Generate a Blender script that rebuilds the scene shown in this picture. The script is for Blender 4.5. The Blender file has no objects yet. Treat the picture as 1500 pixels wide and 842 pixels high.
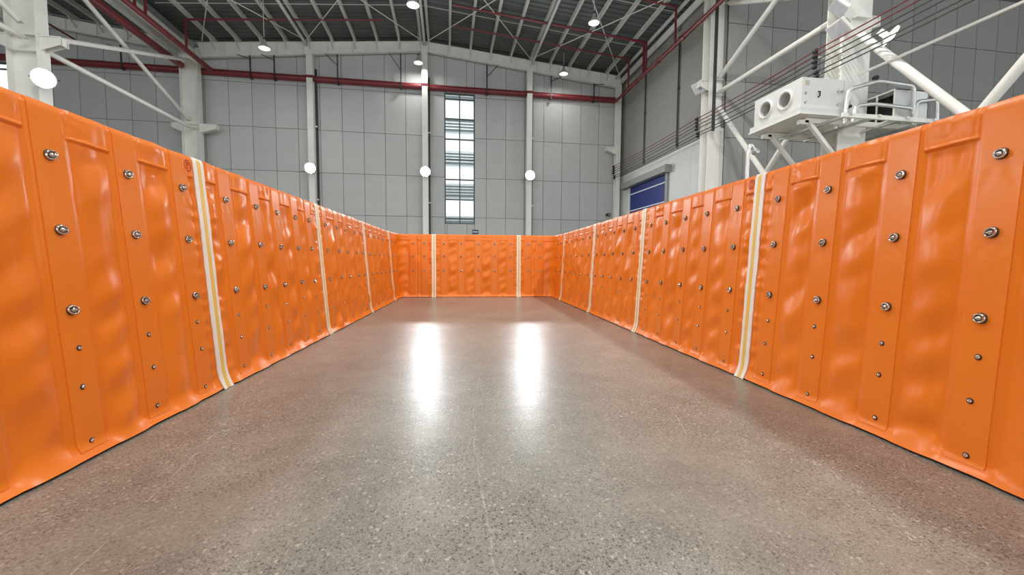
import bpy, math, random
import numpy as np
from mathutils import Vector, Matrix

random.seed(7)
S = bpy.context.scene
COL = S.collection

# ------------------------------------------------------------------ camera
YAW, PITCH, ROLL, FPX = 0.157, 0.062, 0.0055, 600.0
def camera_axes():
    f = Vector((math.sin(YAW)*math.cos(PITCH), math.cos(YAW)*math.cos(PITCH), -math.sin(PITCH)))
    r = Vector((math.cos(YAW), -math.sin(YAW), 0)); u = r.cross(f)
    return (r*math.cos(ROLL)+u*math.sin(ROLL), -r*math.sin(ROLL)+u*math.cos(ROLL), f)
cd = bpy.data.cameras.new('camera'); cam = bpy.data.objects.new('camera', cd); COL.objects.link(cam)
r_, u_, f_ = camera_axes()
m = Matrix((r_, u_, -f_)).transposed().to_4x4(); m.translation = Vector((0, 0, 1.0))
cam.matrix_world = m
cd.sensor_fit = 'HORIZONTAL'; cd.sensor_width = 36; cd.lens = 36*FPX/1500
cd.clip_start = 0.05; cd.clip_end = 300
S.camera = cam
# ------------------------------------------------------------------ world and exposure
W = bpy.data.worlds.new('overcast_sky'); S.world = W; W.use_nodes = True
bg = W.node_tree.nodes['Background']; bg.inputs[0].default_value = (.93, .97, 1, 1); bg.inputs[1].default_value = 1.75
S.view_settings.view_transform = 'Standard'; S.view_settings.look = 'None'
S.view_settings.gamma = 1; S.view_settings.use_curve_mapping = False
S.view_settings.exposure = 0.16
sun = bpy.data.lights.new('sun', 'SUN'); sun.energy = 3.0; sun.angle = .3; sun.color = (1, .97, .92)
so = bpy.data.objects.new('sun', sun); COL.objects.link(so); so.rotation_euler = (math.radians(36), 0, math.radians(12))
HIGHBAY_W = 280.0      # every hanging high-bay lamp
FLOOD_W = 180.0       # every column floodlight

# ------------------------------------------------------------------ materials
def new_mat(name):
    mt = bpy.data.materials.new(name); mt.use_nodes = True
    nt = mt.node_tree; return mt, nt, nt.nodes['Principled BSDF']
def node(nt, typ, **kw):
    n = nt.nodes.new(typ)
    for k, v in kw.items():
        if k.startswith('i_'): n.inputs[k[2:].replace('_', ' ')].default_value = v
        else: setattr(n, k, v)
    return n
def ramp(nt, stops, fac=None):
    n = nt.nodes.new('ShaderNodeValToRGB'); e = n.color_ramp.elements
    while len(e) < len(stops): e.new(.5)
    for el, (p, c) in zip(e, stops):
        el.position = p; el.color = (c, c, c, 1) if isinstance(c, (int, float)) else (*c, 1)
    if fac is not None: nt.links.new(fac, n.inputs[0])
    return n
def mixc(nt, a, b, fac, mode='MIX'):
    n = nt.nodes.new('ShaderNodeMix'); n.data_type = 'RGBA'; n.blend_type = mode
    for sock, v in ((n.inputs[0], fac), (n.inputs[6], a), (n.inputs[7], b)):
        if isinstance(v, bpy.types.NodeSocket): nt.links.new(v, sock)
        elif isinstance(v, (int, float)): sock.default_value = v
        else: sock.default_value = (*v, 1)
    return n.outputs[2]
def paint(name, col, rough=.5, metal=0.0, var=.08, scale=6.0, bump=0.0, spec=.5):
    mt, nt, p = new_mat(name)
    tc = node(nt, 'ShaderNodeTexCoord'); nz = node(nt, 'ShaderNodeTexNoise', i_Scale=scale, i_Detail=5.0)
    nt.links.new(tc.outputs['Object'], nz.inputs['Vector'])
    hi = tuple(min(1, c*(1+var)) for c in col); lo = tuple(c*(1-var) for c in col)
    rp = ramp(nt, [(.3, lo), (.7, hi)], nz.outputs['Fac']); nt.links.new(rp.outputs[0], p.inputs['Base Color'])
    p.inputs['Roughness'].default_value = rough; p.inputs['Metallic'].default_value = metal
    p.inputs['Specular IOR Level'].default_value = spec
    if bump:
        b = node(nt, 'ShaderNodeBump', i_Strength=bump, i_Distance=.01)
        n2 = node(nt, 'ShaderNodeTexNoise', i_Scale=scale*12, i_Detail=3.0)
        nt.links.new(tc.outputs['Object'], n2.inputs['Vector'])
        nt.links.new(n2.outputs['Fac'], b.inputs['Height']); nt.links.new(b.outputs[0], p.inputs['Normal'])
    return mt
def emitter(name, col, strength):
    mt, nt, p = new_mat(name); p.inputs['Base Color'].default_value = (*col, 1)
    p.inputs['Emission Color'].default_value = (*col, 1); p.inputs['Emission Strength'].default_value = strength
    return mt
def vinyl(name, a, b, rough):
    mt, nt, p = new_mat(name); tc = node(nt, 'ShaderNodeTexCoord')
    n1 = node(nt, 'ShaderNodeTexNoise', i_Scale=1.7, i_Detail=4.0); nt.links.new(tc.outputs['Object'], n1.inputs['Vector'])
    rp = ramp(nt, [(.3, a), (.7, b)], n1.outputs['Fac']); nt.links.new(rp.outputs[0], p.inputs['Base Color'])
    n2 = node(nt, 'ShaderNodeTexNoise', i_Scale=7.0, i_Detail=2.0); nt.links.new(tc.outputs['Object'], n2.inputs['Vector'])
    r2 = ramp(nt, [(.3, rough*.9), (.7, rough*1.12)], n2.outputs['Fac']); nt.links.new(r2.outputs[0], p.inputs['Roughness'])
    p.inputs['Specular IOR Level'].default_value = .45
    return mt
def panel_mat(name, col, var=.05):
    mt, nt, p = new_mat(name)
    oi = node(nt, 'ShaderNodeObjectInfo'); tc = node(nt, 'ShaderNodeTexCoord')
    nz = node(nt, 'ShaderNodeTexNoise', i_Scale=1.3, i_Detail=6.0); nt.links.new(tc.outputs['Object'], nz.inputs['Vector'])
    a = ramp(nt, [(0, tuple(c*(1-var) for c in col)), (1, tuple(c*(1+var) for c in col))], oi.outputs['Random'])
    b = ramp(nt, [(.3, .93), (.7, 1.0)], nz.outputs['Fac'])
    nt.links.new(mixc(nt, a.outputs[0], b.outputs[0], 1.0, 'MULTIPLY'), p.inputs['Base Color'])
    p.inputs['Roughness'].default_value = .55; p.inputs['Specular IOR Level'].default_value = .35
    return mt
def concrete():
    mt, nt, p = new_mat('polished_concrete'); L = nt.links.new
    geo = node(nt, 'ShaderNodeNewGeometry'); P = geo.outputs['Position']
    def noise(sc, det=6.0, rg=.55, vec=P):
        n = node(nt, 'ShaderNodeTexNoise', i_Scale=sc, i_Detail=det, i_Roughness=rg); L(vec, n.inputs['Vector']); return n.outputs['Fac']
    big = noise(.55, 5.0); mid = noise(4.0, 6.0, .65); fine = noise(60.0, 3.0)
    base = ramp(nt, [(.25, (.20, .200, .170)), (.5, (.258, .256, .220)), (.75, (.318, .314, .273))], mid).outputs[0]
    base = mixc(nt, base, ramp(nt, [(.3, .76), (.7, 1.16)], big).outputs[0], .8, 'MULTIPLY')
    base = mixc(nt, base, ramp(nt, [(.3, .78), (.7, 1.2)], fine).outputs[0], .75, 'MULTIPLY')
    # exposed aggregate: pale and dark chips, in patches
    def chips(sc, r, seed):
        mp = node(nt, 'ShaderNodeMapping'); mp.inputs['Location'].default_value = (seed, seed*1.7, 0)
        L(P, mp.inputs['Vector'])
        ds = node(nt, 'ShaderNodeTexNoise', i_Scale=sc*.9, i_Detail=2.0); L(mp.outputs[0], ds.inputs['Vector'])
        ad = node(nt, 'ShaderNodeVectorMath', operation='MULTIPLY_ADD'); L(ds.outputs['Color'], ad.inputs[0])
        ad.inputs[1].default_value = (1.3/sc,)*3; L(mp.outputs[0], ad.inputs[2])
        v = node(nt, 'ShaderNodeTexVoronoi', i_Scale=sc, i_Randomness=1.0); L(ad.outputs[0], v.inputs['Vector'])
        c = ramp(nt, [(r*.75, 1.0), (r, 0.0)], v.outputs['Distance']).outputs[0]
        sp = node(nt, 'ShaderNodeSeparateColor'); L(v.outputs['Color'], sp.inputs[0]); return c, sp
    def mul(a, b):
        n = node(nt, 'ShaderNodeMath', operation='MULTIPLY'); L(a, n.inputs[0])
        if isinstance(b, (int, float)): n.inputs[1].default_value = b
        else: L(b, n.inputs[1])
        return n.outputs[0]
    patch = ramp(nt, [(.35, .4), (.6, 1.0)], noise(.9, 3.0)).outputs[0]
    col = base
    for sc, r, seed, thr, colr, amt in ((42, .36, 3.1, .74, (.60, .56, .49), .7), (75, .44, 9.4, .58, (.06, .054, .044), .9),
                                        (150, .46, 5.5, .45, (.11, .10, .085), .75), (170, .46, 1.2, .55, (.58, .55, .49), .6)):
        c, sp = chips(sc, r, seed)
        pick = ramp(nt, [(thr, 0.0), (thr+.03, 1.0)], sp.outputs[0]).outputs[0]
        col = mixc(nt, col, colr, mul(mul(mul(c, pick), patch), amt))
    # long thin scratches: shallow arcs scored into the slab, broken up by noise
    brk = ramp(nt, [(.42, 0.0), (.58, 1.0)], noise(7.0, 4.0, .7)).outputs[0]
    wob = node(nt, 'ShaderNodeVectorMath', operation='MULTIPLY_ADD')
    wn = node(nt, 'ShaderNodeTexNoise', i_Scale=2.2, i_Detail=3.0); L(P, wn.inputs['Vector'])
    L(wn.outputs['Color'], wob.inputs[0]); wob.inputs[1].default_value = (.10,)*3; L(P, wob.inputs[2])
    for cx, cy, rad, w, mx, my, half, am in ((-34.8, -2.5, 33.9, .0035, -1.3, 2.4, 1.6, .8), (9.07, 1.96, 8.88, .003, .3, 3.0, 2.3, .75), (-1.23, 4.03, 1.58, .002, -.7, 2.5, .35, .5),
                                             (-.17, 2.77, 1.71, .003, 1.48, 2.35, .22, .7), (-30.06, .42, 28.57, .003, -1.68, 3.6, 1.4, .6), (-3.05, 2.89, 3.28, .002, 0, 1.9, .8, .35),
                                             (14.2, 12.0, 13.6, .003, 1.6, 6.2, 2.2, .4), (-9.0, 9.5, 8.7, .004, -.6, 7.2, 1.5, .4)):
        d = node(nt, 'ShaderNodeVectorMath', operation='DISTANCE'); L(wob.outputs[0], d.inputs[0]); d.inputs[1].default_value = (cx, cy, .05)
        a = node(nt, 'ShaderNodeMath', operation='SUBTRACT'); L(d.outputs['Value'], a.inputs[0]); a.inputs[1].default_value = rad
        b = node(nt, 'ShaderNodeMath', operation='ABSOLUTE'); L(a.outputs[0], b.inputs[0])
        ln = ramp(nt, [(w*.4, 1.0), (w, 0.0)], b.outputs[0]).outputs[0]
        e = node(nt, 'ShaderNodeVectorMath', operation='DISTANCE'); L(P, e.inputs[0]); e.inputs[1].default_value = (mx, my, 0)
        q = node(nt, 'ShaderNodeMath', operation='DIVIDE'); L(e.outputs['Value'], q.inputs[0]); q.inputs[1].default_value = half
        ext = ramp(nt, [(.8, 1.0), (1.0, 0.0)], q.outputs[0]).outputs[0]
        col = mixc(nt, col, (.60, .57, .51), mul(mul(mul(ln, ext), brk), am))
    scuff = ramp(nt, [(.50, 0.0), (.80, 1.0)], noise(1.5, 7.0, .62)).outputs[0]
    col = mixc(nt, col, (.43, .40, .35), mul(scuff, .5))
    L(col, p.inputs['Base Color'])
    p.inputs['Roughness'].default_value = .30
    p.inputs['Specular IOR Level'].default_value = .5
    bp = node(nt, 'ShaderNodeBump', i_Strength=.12, i_Distance=.004); L(noise(48.0, 4.0, .6), bp.inputs['Height']); L(bp.outputs[0], p.inputs['Normal'])
    return mt
def glass():
    mt, nt, p = new_mat('window_glass'); p.inputs['Base Color'].default_value = (.9, .96, .97, 1)
    p.inputs['Roughness'].default_value = .03; p.inputs['Transmission Weight'].default_value = 1; p.inputs['IOR'].default_value = 1.02
    return mt
M = dict(
    orange=vinyl('orange_vinyl', (.86, .205, .014), (.93, .24, .020), .33),
    band=vinyl('orange_vinyl_band', (.87, .215, .017), (.93, .25, .025), .31),
    white_tape=paint('white_tape', (.93, .91, .86), .4, var=.03), yellow_tape=paint('yellow_tape', (.90, .60, .14), .4, var=.05),
    chrome=paint('chrome', (.72, .70, .66), .16, 1.0, .05), dark_metal=paint('dark_metal', (.06, .055, .05), .4, .6),
    black=paint('black_rubber_gap_shade', (.012, .012, .012), .7), mark=paint('red_print', (.38, .02, .006), .5),
    panel=panel_mat('grey_wall_panel', (.56, .575, .57)), joint=paint('wall_joint', (.10, .105, .105), .8),
    big_panel=panel_mat('grey_sandwich_panel', (.31, .31, .285), .02), white_wall=panel_mat('white_sandwich_panel', (.68, .69, .66), .02),
    side_panel=panel_mat('grey_side_panel', (.35, .35, .335)),
    steel=paint('white_steel', (.82, .82, .77), .45, var=.05, scale=2.0), purlin=paint('purlin_steel', (.66, .66, .62), .5, var=.05, scale=2.0),
    deck=paint('roof_deck', (.115, .13, .128), .5, .0, var=.15, scale=.6),
    red=paint('red_pipe_paint', (.20, .026, .032), .35, var=.15, scale=3.0), red2=paint('red_cable', (.16, .02, .02), .6),
    dark=paint('dark_bracket', (.035, .037, .038), .5), galv=paint('galvanised', (.52, .53, .52), .38, .7, var=.15, scale=9.0),
    foil=paint('aluminium_jacket', (.80, .81, .80), .26, .9, var=.15, scale=30.0, bump=.5),
    unit=paint('unit_casing', (.70, .72, .70), .4, var=.03), hole=paint('dark_opening', (.012, .011, .010), .8),
    duct=paint('duct_inside', (.55, .54, .53), .6), cable=paint('cable_grey', (.06, .055, .055), .6),
    blue=paint('blue_shutter', (.008, .022, .17), .6, var=.1, scale=3.0), frame=paint('window_frame', (.085, .10, .105), .5),
    lamp=paint('lamp_reflector', (.62, .63, .62), .3, .4), floor=concrete(), glass=glass(),
    diffuser=emitter('highbay_glass', (1, .98, .93), 2.6), flood=emitter('flood_glass', (.93, .97, 1), 90.0),
    facade=paint('facade_white', (.80, .82, .82), .7, var=.03), louvre=paint('facade_louvre', (.30, .33, .35), .6),
    sign=paint('sign_navy', (.035, .045, .13), .5), signw=paint('sign_white', (.7, .72, .78), .5), beige=paint('beige_label', (.55, .48, .36), .6),
    box_grey=paint('door_box_grey', (.27, .27, .25), .5),
    asphalt=paint('yard_ground', (.25, .25, .24), .9))

# ------------------------------------------------------------------ mesh helpers
class MB:
    def __init__(s): s.v = []; s.f = []; s.m = []
    def add(s, vs, fs, mi=0):
        o = len(s.v); s.v += [tuple(v) for v in vs]; s.f += [tuple(i+o for i in f) for f in fs]; s.m += [mi]*len(fs); return s
    def box(s, x0, x1, y0, y1, z0, z1, mi=0):
        return s.add([(x, y, z) for z in (z0, z1) for y in (y0, y1) for x in (x0, x1)],
                     [(0, 2, 3, 1), (4, 5, 7, 6), (0, 1, 5, 4), (2, 6, 7, 3), (0, 4, 6, 2), (1, 3, 7, 5)], mi)
    def hexa(s, bottom, top, mi=0):   # two quads, both counterclockwise seen from above
        return s.add(list(bottom)+list(top), [(3, 2, 1, 0), (4, 5, 6, 7)]+[(i, (i+1) % 4, 4+(i+1) % 4, 4+i) for i in range(4)], mi)
    def beam(s, a, b, w, h, mi=0, up=(0, 0, 1)):   # rectangular bar from a to b
        a, b = Vector(a), Vector(b); d = (b-a).normalized(); sd = d.cross(Vector(up)).normalized(); u = sd.cross(d)
        q = lambda c: [c-sd*w/2-u*h/2, c+sd*w/2-u*h/2, c+sd*w/2+u*h/2, c-sd*w/2+u*h/2]
        return s.add(q(a)+q(b), [(0, 1, 2, 3), (7, 6, 5, 4)]+[(i, 4+i, 4+(i+1) % 4, (i+1) % 4) for i in range(4)], mi)
    def tube(s, pts, r, n=10, mi=0, cap=True):
        pts = [Vector(p) for p in pts]; rings = []; k = len(pts)
        rs = r if isinstance(r, (list, tuple)) else [r]*k; prev = None
        for i, p in enumerate(pts):
            t = (pts[min(i+1, k-1)]-pts[max(i-1, 0)]).normalized()
            if prev is None:
                a = Vector((0, 0, 1)) if abs(t.z) < .9 else Vector((1, 0, 0)); x = t.cross(a).normalized()
            else: x = (prev-t*prev.dot(t)).normalized()
            prev = x; y = t.cross(x)
            rings.append([p+(x*math.cos(j*2*math.pi/n)+y*math.sin(j*2*math.pi/n))*rs[i] for j in range(n)])
        vs = [v for rg in rings for v in rg]
        fs = [(i*n+j, i*n+(j+1) % n, (i+1)*n+(j+1) % n, (i+1)*n+j) for i in range(k-1) for j in range(n)]
        if cap: fs += [tuple(range(n-1, -1, -1)), tuple((k-1)*n+j for j in range(n))]
        return s.add(vs, fs, mi)
    def lathe(s, prof, c, axis=(0, 0, 1), n=20, mi=0, sx=1.0):   # prof: (radius, height along axis)
        ax = Vector(axis).normalized(); a = Vector((0, 0, 1)) if abs(ax.z) < .9 else Vector((1, 0, 0))
        x = a.cross(ax).normalized(); y = ax.cross(x); c = Vector(c); vs = []
        for r, h in prof: vs += [c+ax*h+(x*math.cos(j*2*math.pi/n)*sx+y*math.sin(j*2*math.pi/n))*max(r, 1e-5) for j in range(n)]
        fs = [(i*n+j, i*n+(j+1) % n, (i+1)*n+(j+1) % n, (i+1)*n+j) for i in range(len(prof)-1) for j in range(n)]
        return s.add(vs, fs, mi)
    def mesh(s, name, mats, smooth=False):
        me = bpy.data.meshes.new(name); me.from_pydata(s.v, [], s.f)
        for mt in (mats if isinstance(mats, (list, tuple)) else [mats]): me.materials.append(mt)
        me.polygons.foreach_set('material_index', s.m)
        if smooth: me.polygons.foreach_set('use_smooth', [True]*len(s.f))
        me.update(); return me
    def build(s, name, mats, parent=None, smooth=False, origin=None, **kw):
        """one mesh object; its origin is the middle of its base unless given"""
        a = np.array(s.v); lo, hi = a.min(0), a.max(0)
        o = Vector(origin) if origin is not None else Vector(((lo[0]+hi[0])/2, (lo[1]+hi[1])/2, lo[2]))
        s.v = [tuple(r) for r in (a-np.array(o))]
        me = s.mesh(name, mats, smooth)
        if smooth: me.set_sharp_from_angle(angle=math.radians(40))
        return place(name, me, o, parent, **kw)
WORLD = {}
def place(name, me, loc, parent=None, rot=None, label=None, cat=None, group=None, kind=None):
    o = bpy.data.objects.new(name, me); COL.objects.link(o); WORLD[o.name] = Vector(loc)
    if parent: o.parent = parent; o.location = Vector(loc)-WORLD[parent.name]
    else: o.location = loc
    if rot is not None: o.rotation_mode = 'QUATERNION'; o.rotation_quaternion = rot
    for k, v in (('label', label), ('category', cat), ('group', group), ('kind', kind)):
        if v: o[k] = v
    return o
def thing(name, loc, label, cat, group=None): return place(name, None, loc, None, None, label, cat, group)
CACHE = {}
def piece(name, x0, x1, y0, y1, z0, z1, mat, parent, **kw):   # a box part; equal sizes share one mesh
    d = (round(x1-x0, 4), round(y1-y0, 4), round(z1-z0, 4), mat.name)
    if d not in CACHE: CACHE[d] = MB().box(-d[0]/2, d[0]/2, -d[1]/2, d[1]/2, 0, d[2]).mesh(name, mat)
    return place(name, CACHE[d], ((x0+x1)/2, (y0+y1)/2, z0), parent, **kw)

# ------------------------------------------------------------------ the hall
YB = 25.0                       # far wall
XR, XL = 10.87, -13.2           # right wall / left column row
RIDGE, ZR, SL = -1.22, 13.52, .090
def rtop(x):                    # top of the rafters
    if x >= XR+.4: return ZR-SL*(XR-RIDGE)+.02+.06*(x-XR-.4)
    if x >= XL: return ZR-SL*abs(x-RIDGE)
    if x >= -23.0: return ZR-SL*(RIDGE-XL)+(XL-x)*.115
    return ZR-SL*(RIDGE-XL)+9.8*.115-(-23.0-x)*.115
floor = MB().box(-38, 32, -20, 25.3, -.2, 0).build('floor', M['floor'], kind='structure')
MB().box(-120, 120, 25.3, 160, -.4, -.05).build('yard', M['asphalt'], kind='structure')

# far wall: dark backing, one object for every cladding panel
WIN = [(-.12, 1.65, 3.27, 10.87), (-23.6, -21.8, 3.27, 10.87)]
def wall_cells(parent, xs, zs, y, mat, wins=(), top=None, th=.03, gap=.012):
    for x0, x1 in zip(xs, xs[1:]):
        for z0, z1 in zip(zs, zs[1:]):
            rects = [(x0, x1, z0, z1)]
            for wx0, wx1, wz0, wz1 in wins:
                out = []
                for a, b, c, d in rects:
                    if a >= wx1 or b <= wx0 or c >= wz1 or d <= wz0: out.append((a, b, c, d)); continue
                    if a < wx0: out.append((a, wx0, c, d))
                    if b > wx1: out.append((wx1, b, c, d))
                    m0, m1 = max(a, wx0), min(b, wx1)
                    if c < wz0: out.append((m0, m1, c, wz0))
                    if d > wz1: out.append((m0, m1, wz1, d))
                rects = out
            for a, b, c, d in rects:
                a += gap; b -= gap; c += gap; d -= gap
                if b-a < .05: continue
                if top:
                    ta, tb = top(a), top(b)
                    if min(ta, tb) < c+.1: continue
                    if d > min(ta, tb):
                        da, db = min(d, ta), min(d, tb)
                        MB().hexa([(a, y-th, c), (b, y-th, c), (b, y, c), (a, y, c)],
                                  [(a, y-th, da), (b, y-th, db), (b, y, db), (a, y, da)]).build('panel', mat, parent)
                        continue
                piece('panel', a, b, y-th, y, c, d, mat, parent)
def wall_with_holes(name, x0, x1, y0, y1, z1, wins, mat):
    mb = MB(); xs = sorted({x0, x1, *[w[0] for w in wins], *[w[1] for w in wins]})
    for a, b in zip(xs, xs[1:]):
        w = [w for w in wins if w[0] <= a and w[1] >= b]
        if w: mb.box(a, b, y0, y1, 0, w[0][2]).box(a, b, y0, y1, w[0][3], z1)
        else: mb.box(a, b, y0, y1, 0, z1)
    return mb.build(name, mat, kind='structure')
wb = wall_with_holes('wall_back', -38, XR+.3, YB, YB+.25, 12.25, WIN, M['joint'])
wall_cells(wb, [-1.16+1.17*k for k in range(-31, 11)], [0.0]+[3.65+2.35*k for k in range(-1, 5)], YB, M['panel'], WIN, lambda x: rtop(x)+.12)
MB().add([(x, y, z) for y in (YB, YB+.25) for x, z in ((XL, 12.25), (XR+.3, 12.25), (XR+.3, rtop(XR)+.15), (RIDGE, ZR+.15), (XL, rtop(XL)+.15), )],
         [(0, 1, 2, 3, 4), (9, 8, 7, 6, 5)]+[(i, 5+i, 5+(i+1) % 5, (i+1) % 5) for i in range(5)]).build('wall_gable', M['joint'], kind='structure')
MB().add([(x, y, z) for y in (YB, YB+.25) for x, z in ((-38, 12.25), (XL, 12.25), (XL, 12.5), (-23, 13.7), (-38, 12.3))],
         [(0, 1, 2, 3, 4), (9, 8, 7, 6, 5)]+[(i, 5+i, 5+(i+1) % 5, (i+1) % 5) for i in range(5)]).build('wall_gable', M['joint'], kind='structure')
# right wall of the far corner room: large sandwich panels above, white panels and a blue roll-up door below
wr = MB().box(XR+.02, XR+.3, 15.1, YB, 0, 12.5).build('wall_right', M['joint'], kind='structure')
ys = [15.12, 18.4, 21.72, 24.98]
for a, b in zip(ys, ys[1:]):
    piece('panel', XR-.02, XR+.02, a+.04, b-.04, 6.42, 12.4, M['big_panel'], wr)
DY0, DY1 = 19.25, 23.4
for a, b, z0, z1 in ((15.12, 17.2, 0, 6.28), (17.2, DY0, 0, 6.28), (DY1, 24.98, 0, 6.28), (DY0, DY1, 5.62, 6.28)):
    piece('panel', XR-.05, XR+.02, a+.006, b-.006, z0, z1, M['white_wall'], wr)
piece('ledge', XR-.07, XR+.02, 15.12, 24.98, 6.28, 6.36, M['steel'], wr)
wf = MB().box(XR+.3, 32, 15.1, 15.3, 0, 12.7).build('wall_recess', M['joint'], kind='structure')
wall_cells(wf, [10.89]+[11.72+1.105*k for k in range(19)], [0.0]+[1.6+2.19*k for k in range(0, 6)], 15.1, M['side_panel'], (), lambda x: 12.5)
MB().box(-38.3, -38, -20, 25.3, 0, 12.1).build('wall_left', M['white_wall'], kind='structure')
MB().box(32, 32.3, 3, 15.3, 0, 13.6).build('wall_far_right', M['white_wall'], kind='structure')
# unseen sides: open behind the camera, right wall cut short, to let daylight in

# roof: corrugated deck, purlins, rafters, ties as parts of the ceiling
def deck(x0, x1):
    mb = MB(); per = .34; k = 0; y = -20.0; prof = []
    while y < 25.3:
        prof += [(y, 0), (y+.17, 0), (y+.20, .045), (y+.31, .045)]; y += per
    z0, z1 = rtop(x0+1e-4)+.22, rtop(x1-1e-4)+.22
    vs = [(x, py, z+dz) for x, z in ((x0, z0), (x1, z1)) for py, dz in prof]; n = len(prof)
    vs += [(x, py, z+.25) for x, z in ((x0, z0), (x1, z1)) for py, dz in (prof[0], prof[-1])]
    fs = [(i, i+1, n+i+1, n+i) for i in range(n-1)]+[(2*n, 2*n+2, 2*n+3, 2*n+1)]
    return mb.add(vs, fs)
ceil = deck(RIDGE, XR+.4).build('ceiling', M['deck'], kind='structure')
for a, b in ((XL, RIDGE), (-23, XL), (-38.2, -23), (XR+.4, 32.2)): deck(a, b).build('roof_deck', M['deck'], ceil)
def along_y(name, x, z, w, h, y0=-19.5, y1=24.95, mat='purlin'):
    return piece(name, x-w/2, x+w/2, y0, y1, z, z+h, M[mat], ceil)
xs_p = [RIDGE+s*(.22+1.19*k) for s in (-1, 1) for k in range(10)]
for x in xs_p:                  # C-section purlins: web with two lips
    z = rtop(x)+.005
    key = 'purlin_c'
    if key not in CACHE:
        CACHE[key] = MB().box(-.012, .012, -22.2, 22.2, 0, .2).box(-.05, .07, -22.2, 22.2, 0, .016).box(-.05, .07, -22.2, 22.2, .184, .2).mesh('purlin', M['purlin'])
    place('purlin', CACHE[key], (x, 2.7, z), ceil)
    MB().beam((x, 24.2, z+.04), (x, 24.82, z-.45), .07, .05, up=(1, 0, 0)).build('fly_brace', M['purlin'], ceil)
for x in [XL-.5-1.2*k for k in range(8)]:
    place('purlin', CACHE['purlin_c'], (x, 2.7, rtop(x)+.005), ceil)
    MB().beam((x, 24.2, rtop(x)+.04), (x, 24.82, rtop(x)-.4), .07, .05, up=(1, 0, 0)).build('fly_brace', M['purlin'], ceil)
for x in (-7.55, RIDGE, 5.05):  # tie tubes between the frames
    MB().tube([(x, -19.5, rtop(x)-.16), (x, 24.8, rtop(x)-.16)], .075).build('tie_tube', M['purlin'], ceil, True)
def rafter(x0, d0, x1, d1, y=24.72):
    mb = MB(); t = .1
    for (za, zb) in ((0, 0),):
        a, b = rtop(x0), rtop(x1)
        q = lambda x, z0, z1, w: [(x, y-w, z0), (x, y+w, z0), (x, y+w, z1), (x, y-w, z1)]
        for lo0, hi0, lo1, hi1, w in ((a-d0+.02, a-.02, b-d1+.02, b-.02, .012), (a-.022, a, b-.022, b, t), (a-d0, a-d0+.022, b-d1, b-d1+.022, t)):
            p, r = q(x0, lo0, hi0, w), q(x1, lo1, hi1, w)
            mb.add(p+r, [(0, 1, 2, 3), (7, 6, 5, 4)]+[(i, 4+i, 4+(i+1) % 4, (i+1) % 4) for i in range(4)])
    rf = mb.build('rafter', M['steel'], ceil)
    n = int(abs(x1-x0)/1.19)
    for k in range(1, n):       # web stiffeners
        f = k/n; x = x0+(x1-x0)*f; d = d0+(d1-d0)*f; z = rtop(x)
        MB().box(x-.008, x+.008, y-t+.01, y-.012, z-d+.022, z-.022).build('stiffener', M['steel'], rf)
    return rf
rafter(XL+.25, .78, RIDGE, .55); rafter(RIDGE, .55, XR-.25, .72)
rafter(XL-.3, .62, -23, .5); rafter(-23, .5, -37.9, .6)
for a, b in ((-12.6, -7.5), (-7.5, -1.4), (-1.0, 4.9), (4.9, 10.4)):     # crossed roof rods between the last two frames
    for y0, y1 in ((24.4, 15.9), (15.9, 24.4)):
        MB().tube([(a, y0, rtop(a)-.06), (b, y1, rtop(b)-.06)], .022, 6).build('brace_rod', M['steel'], ceil, True)
for y in (18.2, 21.4):          # sag rods across the purlins
    for a, b in ((XL+.3, RIDGE), (RIDGE, XR-.3)):
        MB().tube([(a, y, rtop(a)+.05), (b, y, rtop(b)+.05)], .014, 6).build('sag_rod', M['steel'], ceil, True)
for x, z, w in ((XL+.12, 11.62, .34), (XL-.62, 11.7, .26)):      # valley gutter box and eave channel
    along_y('eave_channel', x, z, w, .28, mat='steel')
along_y('valley_gutter', XL-.2, 12.05, .7, .3, mat='galv')
along_y('eave_channel', XR-.2, 12.0, .1, .3, mat='steel'); along_y('eave_channel', XR-.55, 12.28, .1, .12, mat='purlin')
along_y('eave_channel', XR-.08, 11.55, .07, .22, 15.2, mat='galv')

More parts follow.
